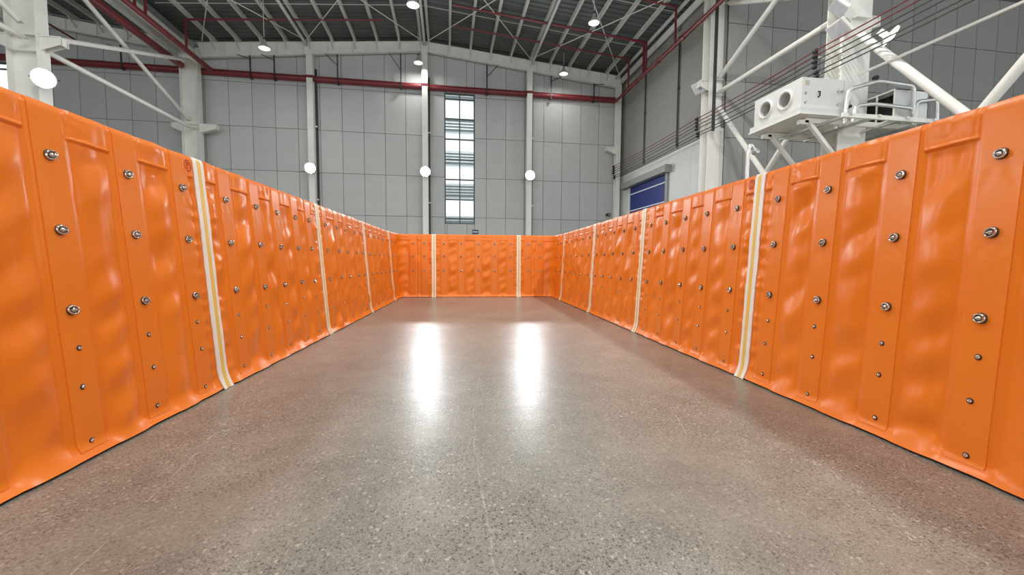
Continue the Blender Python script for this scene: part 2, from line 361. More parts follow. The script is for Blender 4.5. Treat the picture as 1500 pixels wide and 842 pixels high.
# ------------------------------------------------------------------ columns
def h_section(mb, x, y, z0, z1, depth, width, along='x', t=.025):
    if along == 'x':
        mb.box(x-depth/2, x-depth/2+t, y-width/2, y+width/2, z0, z1); mb.box(x+depth/2-t, x+depth/2, y-width/2, y+width/2, z0, z1)
        mb.box(x-depth/2+t, x+depth/2-t, y-.01, y+.01, z0, z1)
    else:
        mb.box(x-width/2, x+width/2, y-depth/2, y-depth/2+t, z0, z1); mb.box(x-width/2, x+width/2, y+depth/2-t, y+depth/2, z0, z1)
        mb.box(x-.01, x+.01, y-depth/2+t, y+depth/2-t, z0, z1)
def column(name, x, y, z1, depth, width, along, label, corbels=(), plates=()):
    t = thing(name, (x, y, 0), label, 'column')
    mb = MB(); h_section(mb, x, y, .03, z1, depth, width, along); mb.build('shaft', M['steel'], t)
    piece('base_plate', x-depth*.65, x+depth*.65, y-depth*.65, y+depth*.65, 0, .03, M['steel'], t)
    for sx, z, ln in corbels:   # stub bracket with a sloped underside and a seat plate
        a = x+sx*depth/2; b = a+sx*ln; lo, hi = min(a, b), max(a, b)
        m0 = MB()
        for yy in (y-.12, y+.10): m0.add([(a, yy, z-.42), (a, yy+.02, z-.42), (a, yy+.02, z), (a, yy, z), (b, yy, z-.2), (b, yy+.02, z-.2), (b, yy+.02, z), (b, yy, z)],
                                         [(0, 1, 2, 3), (7, 6, 5, 4), (0, 4, 5, 1), (1, 5, 6, 2), (2, 6, 7, 3), (3, 7, 4, 0)])
        m0.box(lo, hi, y-.16, y+.16, z, z+.03).box(min(b, b-sx*.03), max(b, b-sx*.03), y-.16, y+.16, z-.22, z)
        m0.build('bracket', M['steel'], t)
    for z in plates:
        piece('stiffener_plate', x-depth/2+.03, x+depth/2-.03, y-width/2+.02, y+width/2-.02, z, z+.025, M['steel'], t)
    return t
for x, lb in ((-7.38, 'slim white steel column on far wall, left of the ridge column'), (RIDGE, 'slim white steel column on far wall beside the tall window'),
              (4.88, 'slim white steel column on far wall, right of the tall window')):
    t = column('wall_column', x, 24.62, rtop(x)-.62 if x != RIDGE else ZR-.56, .34, .32, 'y', lb)
    piece('cable_duct', x+.19, x+.27, 24.78, 24.9, .03, 11.6, M['dark'], t)
    piece('pipe_clip', x-.2, x+.2, 24.43, 24.45, 10.98, 11.12, M['red'], t)
    for z in (4.4, 8.4): piece('cleat', x+.16, x+.3, 24.6, 24.7, z, z+.06, M['steel'], t)
column('main_column', XL, 24.38, 12.0, .85, .36, 'x', 'white steel column in the far left corner where the two roofs meet', ((1, 8.12, .8), (-1, 8.12, .5)), (8.1, 11.2))
column('main_column', XL-.05, 15.85, 12.0, .85, .45, 'x', 'large white steel column at top left behind the orange wall', ((1, 8.1, .6), (-1, 8.1, .5)), (7.6, 8.1, 11.2))
column('main_column', XR+.02-.42, 24.6, 11.9, .3, .3, 'y', 'narrow white steel column in the far right corner beside the blue door', ((-1, 8.1, .6),))
column('main_column', XR-.22, 15.45, 12.2, .36, .75, 'y', 'white steel column at the outer corner of the grey room', ((-1, 8.2, .55),), (7.6, 8.2))
MB().tube([(10.34, 15.76, .0), (10.34, 15.76, 12.0)], .06, 10).build('conduit', M['steel'], None, True, label='white upright conduit along the corner column of the grey room', cat='pipe')
column('main_column', XR-.15, 9.9, 12.2, .5, .85, 'y', 'wide white steel column behind the air handling unit', ((-1, 8.4, .5), (1, 7.6, .55)), (7.4, 8.0))

# bracing tubes between the columns
def brace(a, b, r, label, ends=True):
    t = thing('bracing_tube', (min(a, b, key=lambda p: p[2])), label, 'brace')
    MB().tube([a, b], r, 12).build('tube', M['steel'], t, True)
    d = (Vector(b)-Vector(a)).normalized()
    for p, s in ((a, 1), (b, -1)):
        q = Vector(p); MB().beam(q-d*s*.12, q+d*s*.28, .03, .2, up=(1, 0, 0)).build('gusset', M['steel'], t)
XB = XL+.1
brace((XB, 16.2, 7.88), (XB, 24.17, 7.88), .085, 'level white tube joining the two left columns below the cross')
brace((XB, 16.35, 8.35), (XB, 24.17, 11.3), .085, 'white diagonal tube of the left cross, rising towards the far wall')
brace((XB-.2, 24.17, 8.35), (XB-.2, 16.3, 11.4), .085, 'white diagonal tube of the left cross, falling towards the far wall')
brace((XB, 15.5, 7.95), (XB, 9.0, 7.95), .085, 'level white tube running from the large left column out of the frame')
brace((XB, 15.4, 8.4), (XB, 9.0, 11.4), .085, 'white diagonal tube at the top left corner of the photo')
XC = XR-.25
brace((XC, 15.1, 7.73), (XC, 10.3, 7.73), .085, 'level white tube between corner column and wide right column')
brace((XC, 15.1, 8.3), (XC, 10.3, 10.55), .085, 'white diagonal tube rising from corner column towards the upper right')
brace((XC+.2, 14.95, 11.02), (XC+.2, 10.35, 8.55), .085, 'white diagonal tube along the top edge right of the corner column')
brace((XC, 15.08, 7.1), (XC, 10.35, 1.25), .085, 'white diagonal tube dropping from the corner column behind the orange wall')
brace((XC+.2, 10.35, 6.6), (XC+.2, 15.0, 1.8), .085, 'white diagonal tube crossing below the air handling unit')
brace((XC, 9.45, 6.9), (XC, 4.5, .95), .10, 'thick weathered white diagonal tube right of the wide right column')
brace((XC+.22, 4.5, 7.2), (XC+.22, 9.4, 1.2), .10, 'thick white diagonal tube at the right edge of the photo')
MB().tube([(XC-.1, 9.4, 5.88), (XC-.1, 4.2, 5.82)], .035, 8).build('conduit_pipe', M['steel'], None, True, label='thin level white pipe crossing in front of the thick right diagonal', cat='pipe')

# ------------------------------------------------------------------ red fire pipes
ZP = 11.05
t = thing('fire_main', (-1, 24.84, ZP), 'thick dark red fire main running across the far wall', 'pipe')
for a, b in ((-30, XL-.5), (XL-.5, -7.57), (-7.57, -1.41), (-1.41, 4.69), (4.69, 10.35)):
    MB().tube([(a, 24.80, ZP), (b, 24.80, ZP)], .165, 16).build('pipe_section', M['red'], t, True)
for x in (-16.5, -10.4, -9.2, -5.95, -2.55, 2.35, 6.2, 8.9):
    z1 = rtop(x)-.72 if x > XL else 12.0; sx = 1 if x > RIDGE else -1
    h = MB().box(x-.03, x+.03, 24.58, 24.63, ZP-.25, z1).build('hanger', M['dark'], t)
    MB().beam((x, 24.6, ZP+.75), (x+sx*.62, 24.6, z1+.05-.09*.6), .035, .035, up=(0, 1, 0)).build('strut', M['dark'], h)
    piece('saddle', x-.06, x+.06, 24.58, 24.8, ZP-.25, ZP-.2, M['dark'], t)
def pipe_y(x, z, r, y0, y1, label):
    t = thing('fire_pipe', (x, y1, z), label, 'pipe')
    MB().tube([(x, y0, z), (x, y1, z)], r, 14).build('pipe_section', M['red'], t, True); return t
pr = pipe_y(10.17, ZP-.27, .085, -6, 24.3, 'red fire pipe climbing along the top of the right wall')
for y, r in ((22.55, .05), (20.72, .07), (17.7, .05)):
    MB().tube([(10.17, y, ZP-.27), (10.17, y, rtop(10.4)-.02)], r, 8).build('riser', M['red'], pr, True)
MB().tube([(10.17, 20.45, ZP-.27), (10.17, 20.45, rtop(10.4)-.1)], .05, 8).build('riser', M['red'], pr, True)
MB().tube([(10.17, 24.3, ZP-.27), (10.2, 24.45, ZP-.1), (10.3, 24.6, ZP-.03)], .07, 8).build('stub', M['red'], pr, True)
for y in (23.2, 21.4, 19.2, 17.0): MB().lathe([(.115, -.05), (.115, .05)], (10.17, y, ZP-.27), (0, 1, 0), 12).build('coupling', M['red'], pr)
pl = pipe_y(-12.3, ZP, .12, -6, 24.75, 'red fire pipe under the left eave carrying the upright risers')
for y in (22.5, 19.8, 19.2): MB().tube([(-12.3, y, ZP), (-12.3, y, rtop(-12.3)-.05)], .055, 8).build('riser', M['red'], pl, True)
pipe_y(-13.45, ZP-.05, .16, 18.1, 24.1, 'thick red fire pipe left of the riser pipe, over the left columns')
for y, lb in ((22.5, 'thin red sprinkler pipe under the roof, nearest the far wall'), (20.72, 'thin red sprinkler pipe under the right roof slope, through the middle lamp'),
              (17.7, 'thin red sprinkler pipe under the roof, nearest the top edge of the photo')):
    t = thing('sprinkler_pipe', (RIDGE, y, rtop(RIDGE)), lb, 'pipe'); z = lambda x: rtop(x)-.05
    if y != 20.72: MB().tube([(-12.3, y, z(-12.3)), (-3.2, y, z(-3.2))], .045, 8).build('pipe_section', M['red'], t, True)
    MB().tube([(.3, y, z(.3)), (10.17, y, z(10.17))], .045 if y != 20.72 else .06, 8).build('pipe_section', M['red'], t, True)
    for k in range(3):
        x = 1.9+2.9*k; MB().lathe([(.012, 0), (.02, -.03), (.028, -.06), (.004, -.08)], (x, y, z(x)-.04), n=8).build('sprinkler_head', M['chrome'], t)
pd = pipe_y(-18.2, 11.9, .045, 6, 24.6, 'thin red sprinkler pipe in the left bay behind the large column')

# ------------------------------------------------------------------ lamps
def area_light(parent, loc, direction, power, size, color, spread=math.pi):
    l = bpy.data.lights.new('lamp_light', 'AREA'); l.shape = 'DISK'; l.size = size; l.energy = power; l.color = color; l.spread = spread
    o = bpy.data.objects.new('lamp_light', l); COL.objects.link(o); o.parent = parent
    o.location = Vector(loc)-WORLD[parent.name]; o.rotation_mode = 'QUATERNION'; o.rotation_quaternion = Vector(direction).to_track_quat('-Z', 'Y')
    return o
HB = {}
def highbay(x, y, z, label, power=HIGHBAY_W, group=None):
    t = thing('highbay_lamp', (x, y, z), label, 'lamp', group)
    if not HB:
        HB['r'] = MB().lathe([(.235, 0), (.25, .0), (.235, .06), (.16, .16), (.10, .2), (.08, .34), (.05, .4), (.0, .4)], (0, 0, 0), n=20).mesh('reflector', M['lamp'], True)
        HB['g'] = MB().lathe([(.0, -.02), (.12, -.018), (.21, -.005), (.232, .01)], (0, 0, 0), n=20).mesh('diffuser', M['diffuser'], True)
    place('reflector', HB['r'], (x, y, z), t); place('diffuser', HB['g'], (x, y, z), t)
    zc = rtop(x); MB().tube([(x, y, z+.39), (x, y, max(zc+.1, z+.6))], .012, 6).build('rod', M['steel'], t, True)
    MB().lathe([(.05, 0), (.05, .08), (.0, .08)], (x, y, z+.4), n=8).build('hook_box', M['dark'], t)
    area_light(t, (x, y, z-.06), (0, 0, -1), power, .42, (1, .975, .93))
for x, y, z, lb in ((-1.27, 17.0, 10.95, 'hanging dome lamp at the ridge, at the top edge of the photo'),
                    (6.45, 18.0, 11.55, 'hanging dome lamp under the right roof slope, larger of the two there'),
                    (-8.25, 21.0, 10.72, 'hanging dome lamp under the left roof slope, by the rafter'),
                    (6.63, 23.4, 11.75, 'hanging dome lamp in front of the far rafter on the right'),
                    (-1.53, 23.9, 11.95, 'small hanging dome lamp beside the ridge column')):
    highbay(x, y, z, lb, 45.0)
for x, y, lb, pw in ((-8.25, 9.0, 'added unseen dome lamp over the second left panel, above the picture', 320.0), (-1.27, 9.0, 'added unseen dome lamp over the middle of the enclosure, above the picture', 280.0),
                 (6.45, 9.0, 'added unseen dome lamp over the right wall panels, above the picture', 420.0), (-8.25, 1.5, 'added unseen dome lamp left of the camera, above the picture', 420.0),
                 (-1.27, 1.5, 'added unseen dome lamp over the camera, above the picture', 280.0), (6.45, 1.5, 'added unseen dome lamp right of the camera, above the picture', 440.0)):
    highbay(x, y, 11.2, lb, pw)  # unseen lamps added to brighten the floor and orange walls
def floodlight(x, y, z, d, label, s=.29, on=True, mount=None):
    """round-cornered floodlight head aimed along d: body, cooling fins, glass, bracket"""
    t = thing('floodlight', (x, y, z), label, 'lamp'); d = Vector(d).normalized(); c = Vector((x, y, z))
    up = Vector((0, 0, 1)); sd = d.cross(up).normalized(); u = sd.cross(d)
    MB().lathe([(0, -.16), (s*.5, -.16), (s*.85, -.08), (s, -.02), (s, .02), (s*.92, .02), (s*.92, .0)], c, d, 20).build('housing', M['steel'], t, True)
    MB().lathe([(0, .012), (s*.9, .008)], c, d, 20).build('glass', M['flood'] if on else M['signw'], t)
    for k in range(-2, 3): MB().beam(c-d*.22+sd*k*.05, c-d*.1+sd*k*.05, .01, s*.9, up=u).build('fin', M['galv'], t)
    if mount is not None:
        MB().tube([c+sd*s*1.05, c+sd*s*1.05-d*.2, Vector(mount), c-sd*s*1.05-d*.2, c-sd*s*1.05], .018, 6).build('yoke', M['dark'], t)
    if on: area_light(t, c+d*.05, d, FLOOD_W, s*1.8, (.93, .97, 1))
dn = (0.02, -1, -.22)  # aim of the far-wall floodlights
floodlight(-7.35, 24.1, 6.05, dn, 'glaring floodlight on the left slim column of the far wall', mount=(-7.38, 24.43, 6.1))
floodlight(-1.2, 24.1, 6.10, dn, 'glaring floodlight on the column beside the tall window', mount=(RIDGE, 24.43, 6.15))
floodlight(4.86, 24.1, 6.12, dn, 'glaring floodlight on the slim column right of the tall window', mount=(4.88, 24.43, 6.17))
floodlight(-12.55, 15.45, 6.70, (.35, -.75, -.3), 'large glaring floodlight on the big left column above the orange wall', s=.3, mount=(-12.83, 15.7, 6.7))
def panel_lamp(x, y, z, d, label, lit):   # flat square lamp head on a bar
    t = thing('panel_lamp', (x, y, z), label, 'lamp'); d = Vector(d).normalized(); c = Vector((x, y, z))
    sd = d.cross(Vector((0, 0, 1))).normalized()
    MB().beam(c-d*.06, c+d*.02, .55, .42, up=sd.cross(d)).build('housing', M['steel'], t)
    MB().beam(c+d*.02, c+d*.03, .5, .37, up=sd.cross(d)).build('lens', M['diffuser'] if lit else M['signw'], t)
    MB().beam(c-d*.3, c-d*.06, .12, .16, up=sd.cross(d)).build('driver_box', M['galv'], t)
panel_lamp(10.05, 15.6, 8.05, (-.75, -.2, -.65), 'flat white lamp head on bracket of the corner column', False)
panel_lamp(10.1, 9.65, 7.65, (-.6, .35, -.7), 'flat white lamp head left of the wide right column, upper', False)
panel_lamp(10.2, 9.7, 7.15, (-.65, .1, -.7), 'small white lamp head left of the wide right column, lower', False)
panel_lamp(11.45, 9.45, 6.9, (.55, -.45, -.75), 'lit lamp head right of the wide right column', True)

# ------------------------------------------------------------------ windows and what is behind them
def window(name, x0, x1, z0, z1, rows):
    y = YB+.02; t = MB().box(x0, x1, y, y+.1, z0, z0+.06).box(x0, x1, y, y+.1, z1-.06, z1).box(x0, x0+.06, y, y+.1, z0+.06, z1-.06).box(x1-.06, x1, y, y+.1, z0+.06, z1-.06).build(name, M['frame'], kind='structure')
    xm = (x0+x1)/2; piece('mullion', xm-.035, xm+.035, y-.01, y+.09, z0+.06, z1-.06, M['frame'], t)
    zz = [z0+.03]+[z0+(z1-z0)*f for f in rows]+[z1-.03]
    for z in zz[1:-1]:
        for a, b in ((x0+.06, xm-.035), (xm+.035, x1-.06)): piece('transom', a, b, y, y+.09, z-.035, z+.035, M['frame'], t)
    for za, zb in zip(zz, zz[1:]):
        for a, b in ((x0+.06, xm-.035), (xm+.035, x1-.06)): piece('pane', a, b, y+.04, y+.05, za+.035, zb-.035, M['glass'], t)
    return t
ROWS = [.042, .19, .345, .50, .655, .81, .96]
window('window_1', *WIN[0], ROWS); window('window_2', *WIN[1], ROWS)
nb = thing('neighbouring_building', (2, 46, 0), 'white building with grey louvre bands seen through the tall window', 'building')
piece('wall', -40, 44, 46, 50, 0, 24, M['facade'], nb)
for k in range(6):
    z = 1.2+3.5*k
    piece('louvre_band', -39, 43, 45.8, 46, z, z+1.3, M['louvre'], nb)
    for j in range(4): piece('louvre_blade', -39, 43, 45.68, 45.8, z+.1+.32*j, z+.22+.32*j, M['galv'], nb)
# roll-up door
dr = MB().box(XR-.02, XR+.0, DY0, DY1, 0, 5.6).build('door_1', M['blue'], kind='structure')
for z in (.9, 1.95, 3.0, 4.05, 5.02): piece('wind_strip', XR-.035, XR-.02, DY0+.02, DY1-.02, z, z+.06, M['signw'], dr)
piece('guide_rail', XR-.14, XR-.05, DY0-.22, DY0, 0, 5.5, M['box_grey'], dr); piece('guide_rail', XR-.1, XR-.05, DY1, DY1+.1, 0, 5.5, M['steel'], dr)
piece('seal', XR-.06, XR-.03, DY0, DY0+.1, 0, 5.5, M['signw'], dr)
piece('roller_box', XR-.38, XR-.05, DY0-.4, DY1+.55, 5.45, 5.78, M['box_grey'], dr)
for y in (DY0-.42, DY1+.55): piece('box_end', XR-.4, XR-.05, y, y+.02, 5.42, 5.8, M['box_grey'], dr)
for y, lb in ((21.72, 'dark vertical pipe on the right wall, above the blue door'), (18.4, 'dark vertical pipe on the right wall, nearer the corner column')):
    t = thing('downpipe', (XR-.07, y, 6.05), lb, 'pipe')
    MB().tube([(XR-.08, y, 6.5), (XR-.08, y, 11.9)], .032, 8).build('pipe_section', M['dark'], t, True)
    for z in (6.6, 9.2, 11.5): piece('clip', XR-.1, XR-.02, y-.07, y+.07, z, z+.05, M['dark'], t)
MB().box(10.30, 10.40, 15.0, 15.07, 6.2, 12.0).build('corner_duct', M['dark'], label='dark cable channel on the corner column', cat='cable channel')

# cables on brackets along the right side
CZ = (6.93, 6.79, 6.65, 6.51, 6.36, 6.24)
nm = ('topmost', 'second from top', 'third from top', 'fourth from top', 'fifth from top', 'lowest')
for z, n, i in zip(CZ, nm, range(6)):
    xx = 10.18 if i < 4 else 10.24; pts = []; stops = [24.6, 15.85, 10.35, 4.0]
    for a, b in zip(stops, stops[1:]):
        for k in range(8): f = k/8; pts.append((xx, a+(b-a)*f, z-.05*4*f*(1-f)))
    pts.append((xx, stops[-1], z))
    MB().tube(pts, .016, 6).build('power_cable', M['red2'] if i < 2 else M['cable'], None, True, label=f'{"dark red" if i < 2 else "dark grey"} cable along the right wall, {n} of six', cat='cable')
for y, lb in ((24.5, 'dark cable bracket on the far right corner column'), (15.92, 'dark cable bracket on the corner column of the grey room'), (10.4, 'dark cable bracket on the wide right column above the air unit')):
    t = thing('cable_bracket', (10.25, y, 6.2), lb, 'bracket')
    piece('rail', 10.2, 10.26, y-.05, y+.05, 6.46, 7.0, M['dark'], t); piece('rail', 10.26, 10.32, y-.05, y+.05, 6.18, 6.42, M['dark'], t)
    for a, z in ((10.26, 6.75), (10.3, 6.3)): piece('arm', a, XR-.38, y-.03, y+.03, z, z+.05, M['steel'], t)
    for i, z in enumerate(CZ):
        xx = 10.18 if i < 4 else 10.24; MB().lathe([(.03, -.06), (.045, -.03), (.03, 0), (.045, .03), (.03, .06)], (xx, y, z), (0, 1, 0), 8).build('insulator', M['dark'], t)

# ------------------------------------------------------------------ air handling unit on its platform
t = thing('air_handling_unit', (9.3, 9.9, 4.62), 'white air handling unit with two round outlets beside the wide column', 'air unit')
X0, X1, Y0, Y1, Z0, Z1 = 8.64, 10.12, 9.12, 10.70, 4.84, 5.58
mb = MB()                                             # casing: left side is a ring of quads around two round holes
holes = [(9.62, 5.2, .185), (10.27, 5.2, .185)]
nseg = 24
for (cy, cz, rr), (ya, yb) in zip(holes, ((Y0, 9.945), (9.945, Y1))):
    ring = [(X0, cy+rr*math.cos(k*2*math.pi/nseg), cz+rr*math.sin(k*2*math.pi/nseg)) for k in range(nseg)]
    out = []
    for k in range(nseg):
        c, s = math.cos(k*2*math.pi/nseg), math.sin(k*2*math.pi/nseg)
        sy = ((yb-cy) if c > 0 else (cy-ya))/abs(c) if abs(c) > 1e-6 else 1e9; sz = ((Z1-cz) if s > 0 else (cz-Z0))/abs(s) if abs(s) > 1e-6 else 1e9
        q = min(sy, sz); out.append((X0, cy+c*q, cz+s*q))
    mb.add(ring+out, [(k, nseg+k, nseg+(k+1) % nseg, (k+1) % nseg) for k in range(nseg)])
    cor = [(X0, y, z) for y in (ya, yb) for z in (Z0, Z1)]
    for co in cor:
        kk = min(range(nseg), key=lambda k: (Vector(out[k])-Vector(co)).length)
        k2 = min([(kk+1) % nseg, (kk-1) % nseg], key=lambda k: (Vector(out[k])-Vector(co)).length)
        mb.add([co, out[kk], out[k2]], [(0, 1, 2)])
mb.add([(x, y, z) for x in (X0, X1) for y in (Y0, Y1) for z in (Z0, Z1)], [(0, 4, 5, 1), (2, 3, 7, 6), (4, 6, 7, 5), (1, 5, 7, 3), (0, 2, 6, 4)])
mb.build('casing', M['unit'], t)
for cy, cz, rr in holes:
    o = MB().lathe([(rr+.055, -.01), (rr+.055, .03), (rr+.03, .045), (rr, .03), (rr, -.30)], (X0, cy, cz), (-1, 0, 0), 28).build('outlet_ring', M['unit'], t, True)
    MB().lathe([(rr-.004, .02), (rr-.004, -.28), (0.0, -.28)], (X0, cy, cz), (-1, 0, 0), 28).build('duct', M['duct'], o, True)
    MB().lathe([(rr*.62, -.27), (0, -.265)], (X0, cy-.03, cz), (-1, 0, 0), 24).build('fan_opening', M['hole'], o)
piece('base_tray', X0-.08, X1+.1, Y0-.06, Y1+.06, Z0-.13, Z0, M['unit'], t); piece('tray_lip', X0-.1, X1+.1, Y0-.08, Y1+.08, Z0-.17, Z0-.13, M['steel'], t)
lb = piece('rating_plate', X0+.08, X0+.2, Y0-.006, Y0, Z1-.19, Z1-.07, M['beige'], t)
MB().tube([(X0+.46, Y0-.0, 5.12), (X0+.46, Y0-.05, 5.14), (X0+.46, Y0-.05, 5.24), (X0+.46, Y0, 5.26)], .016, 8).build('handle', M['black'], t, True)
for x, z in ((.1, 5.2), (.1, 4.98), (1.02, 4.98), (1.02, 5.3), (1.12, 5.3)):
    MB().lathe([(.0, .03), (.03, .03), (.035, 0)], (X0+x, Y0, z), (0, -1, 0), 10).build('latch', M['galv'], t)
MB().lathe([(.0, .09), (.04, .09), (.04, 0)], (X1-.16, Y0, 4.93), (0, -1, 0), 12).build('drain_plug', M['black'], t)
piece('panel_seam', X1-.3, X1-.29, Y0-.004, Y0, Z0, Z1, M['galv'], t)
sp = thing('support_frame', (9.9, 9.9, 2.6), 'pale steel support frame carrying the air unit off the wide column', 'bracket')
for y in (9.3, 10.5):
    MB().beam((8.9, y, 4.6), (12.2, y, 4.6), .1, .12).build('bearer', M['steel'], sp)
    MB().beam((9.05, y, 4.55), (10.6, y, 3.0), .09, .09).build('strut', M['steel'], sp)
    MB().beam((8.75, y, 4.55), (9.0, y, 4.55), .1, .1).build('end_plate', M['steel'], sp)
for x in (9.4, 10.2, 11.0, 11.8): MB().beam((x, 8.5, 4.53), (x, 10.6, 4.53), .08, .06, up=(0, 0, 1)).build('joist', M['galv'], sp)
MB().beam((9.2, 8.55, 4.5), (12.3, 8.55, 4.5), .06, .1).build('edge_beam', M['steel'], sp)
# return-air box on the other side of the column
rb = thing('return_air_box', (11.6, 9.6, 4.68), 'pale metal box with a dark open intake behind the silver pipes', 'air unit')
bx0, bx1, by0, by1, bz0, bz1 = 11.2, 12.2, 8.98, 10.5, 4.66, 5.42
MB().box(bx0, bx1, by0, by0+.02, bz0, bz1).box(bx0, bx1, by1-.02, by1, bz0, bz1).box(bx1-.02, bx1, by0, by1, bz0, bz1).box(bx0, bx1, by0, by1, bz1-.02, bz1).box(bx0, bx1, by0, by1, bz0, bz0+.02).build('casing', M['unit'], rb)
piece('intake_back', bx0+.3, bx0+.32, by0+.02, by1-.02, bz0+.02, bz1-.02, M['hole'], rb)
for y in (by0+.01, 9.42, 9.9, by1-.04): piece('divider', bx0-.015, bx0+.015, y, y+.03, bz0, bz1, M['steel'], rb)
for z in (bz0, bz1-.03): piece('rim', bx0-.015, bx0+.015, by0, by1, z, z+.03, M['steel'], rb)
# silver insulated pipes bent around the platform
def bent(pts, r, name, label, par=None):
    pts = [Vector(p) for p in pts]; out = [pts[0]]
    for a, b, c in zip(pts, pts[1:], pts[2:]):
        q = min(.12, (a-b).length*.45, (c-b).length*.45); p0 = b+(a-b).normalized()*q; p1 = b+(c-b).normalized()*q
        for k in range(5): f = k/4; out.append(p0*(1-f)**2+b*2*f*(1-f)+p1*f*f)
    out.append(pts[-1]); mb = MB().tube(out, r, 12)
    if par: return mb.build(name, M['foil'], par, True)
    return mb.build(name, M['foil'], None, True, label=label, cat='pipe')
bent([(9.6, 8.85, 4.42), (9.66, 8.85, 5.24), (10.5, 8.85, 5.5), (11.55, 8.85, 5.45), (11.6, 8.85, 4.46)], .05, 'insulated_pipe', 'silver wrapped pipe forming the upper arch beside the air unit')
bent([(9.72, 8.75, 4.42), (9.78, 8.75, 4.82), (10.3, 8.75, 4.9), (11.45, 8.75, 4.86), (11.48, 8.75, 4.45)], .045, 'insulated_pipe', 'silver wrapped pipe forming the lower arch beside the air unit')
bent([(10.0, 9.1, 4.96), (9.8, 8.95, 4.98), (9.8, 8.92, 5.3)], .03, 'drain_pipe', 'short silver pipe leaving the side of the air unit')
bent([(11.72, 8.9, 4.46), (11.72, 8.9, 5.1), (12.35, 8.9, 5.2), (12.4, 8.9, 4.46)], .045, 'insulated_pipe', 'silver wrapped pipe at the right end of the platform')
bent([(10.0, 8.7, 4.58), (10.9, 8.7, 4.58), (11.4, 9.0, 4.58)], .025, 'drain_pipe', 'thin pipe lying along the platform edge below the silver pipes')
MB().lathe([(.0, .05), (.06, .04), (.07, 0), (.06, -.04), (0, -.05)], (10.42, 8.85, 5.56), (.6, 0, .4), 10).build('valve', M['black'], label='black valve on the upper silver pipe', cat='valve')
# silver gooseneck behind the right curtain
bent([(5.55, 7.0, 0.0), (5.55, 7.0, 3.1), (5.60, 7.0, 3.22), (5.68, 7.0, 3.12)], .035, 'gooseneck_pipe', 'silver upright pipe with a hooked top behind the right orange wall')
MB().lathe([(.0, .06), (.05, .05), (.07, 0), (.05, -.05), (0, -.06)], (5.69, 6.98, 3.08), (0, -1, .2), 12).build('pressure_gauge', M['galv'], label='small round gauge on the hooked silver pipe', cat='gauge')
# small things on the far wall
t = thing('wall_sign', (1.68, 24.95, 2.7), 'small navy and white sign on far wall below the tall window', 'sign')
piece('plate', 1.50, 1.88, 24.94, 24.968, 2.68, 2.93, M['sign'], t); piece('text_line', 1.53, 1.85, 24.93, 24.94, 2.77, 2.84, M['signw'], t)
t = thing('wall_camera', (9.95, 24.8, 3.9), 'small dark camera low in the far right corner', 'camera')
MB().lathe([(0, -.16), (.09, -.16), (.11, .1), (.07, .1), (.07, .08), (0, .08)], (9.98, 24.62, 3.99), (.3, -1, -.1), 14).build('body', M['dark'], t, True)
MB().tube([(9.9, 24.97, 4.05), (9.9, 24.75, 4.05), (9.97, 24.68, 4.0)], .03, 8).build('arm', M['steel'], t)
MB().lathe([(0, .0), (.055, .0)], (10.005, 24.535, 3.982), (.3, -1, -.1), 12).build('lens', M['galv'], t)

# ------------------------------------------------------------------ orange enclosure
A = .0556
EU = np.array([math.sin(A), math.cos(A)]); EN = np.array([math.cos(A), -math.sin(A)])   # along / across the enclosure
VR, VL, UB, RC, TOP = 2.346, -1.902, 11.66, .16, 1.765
U0R, U0L = -1.42, -1.42
sR = UB-RC-U0R; sA = RC*math.pi/2; sB = VR-VL-2*RC; sL = UB-RC-U0L
S1, S2, S3, S4 = sR, sR+sA, sR+sA+sB, sR+2*sA+sB
KR, KL = .053, .0757
def path(s):
    """arc length -> (u, v), inward normal (u, v), outward lean per metre of height"""
    s = np.asarray(s, float); u = np.zeros_like(s); v = np.zeros_like(s); nu = np.zeros_like(s); nv = np.zeros_like(s)
    c = s <= S1; u[c] = U0R+s[c]; v[c] = VR; nv[c] = -1
    c = (s > S1) & (s <= S2); a = (s[c]-S1)/RC; u[c] = UB-RC+RC*np.sin(a); v[c] = VR-RC+RC*np.cos(a); nu[c] = -np.sin(a); nv[c] = -np.cos(a)
    c = (s > S2) & (s <= S3); u[c] = UB; v[c] = VR-RC-(s[c]-S2); nu[c] = -1
    c = (s > S3) & (s <= S4); a = (s[c]-S3)/RC; u[c] = UB-RC+RC*np.cos(a); v[c] = VL+RC-RC*np.sin(a); nu[c] = -np.cos(a); nv[c] = np.sin(a)
    c = s > S4; u[c] = UB-RC-(s[c]-S4); v[c] = VL; nv[c] = 1
    k = np.interp(s, [0, S1-.8, S2+.4, S3-.4, S4+.8, S4+20], [KR, KR, .01, .01, KL, KL])
    return u, v, nu, nv, k
def s_right(u): return u-U0R
def s_left(u): return S4+(UB-RC-u)
def s_back(v): return S2+(VR-RC-v)
_rng = np.random.RandomState(3); _G = _rng.rand(256, 256)*2*np.pi
def perlin(x, y):
    xi, yi = np.floor(x).astype(int), np.floor(y).astype(int); fx, fy = x-xi, y-yi
    g = lambda i, j: np.cos(_G[(xi+i) % 256, (yi+j) % 256])*(fx-i)+np.sin(_G[(xi+i) % 256, (yi+j) % 256])*(fy-j)
    w = lambda t: t*t*t*(t*(t*6-15)+10); a, b = w(fx), w(fy)
    return (g(0, 0)*(1-a)+g(1, 0)*a)*(1-b)+(g(0, 1)*(1-a)+g(1, 1)*a)*b
def sst(e0, e1, x): t = np.clip((x-e0)/(e1-e0), 0, 1); return t*t*(3-2*t)
ALLCOL = []      # arc positions of every fastener column
SEAMS = []
BIG = (1.51, 1.15, .75); SMALL = (.55, .35, .09)
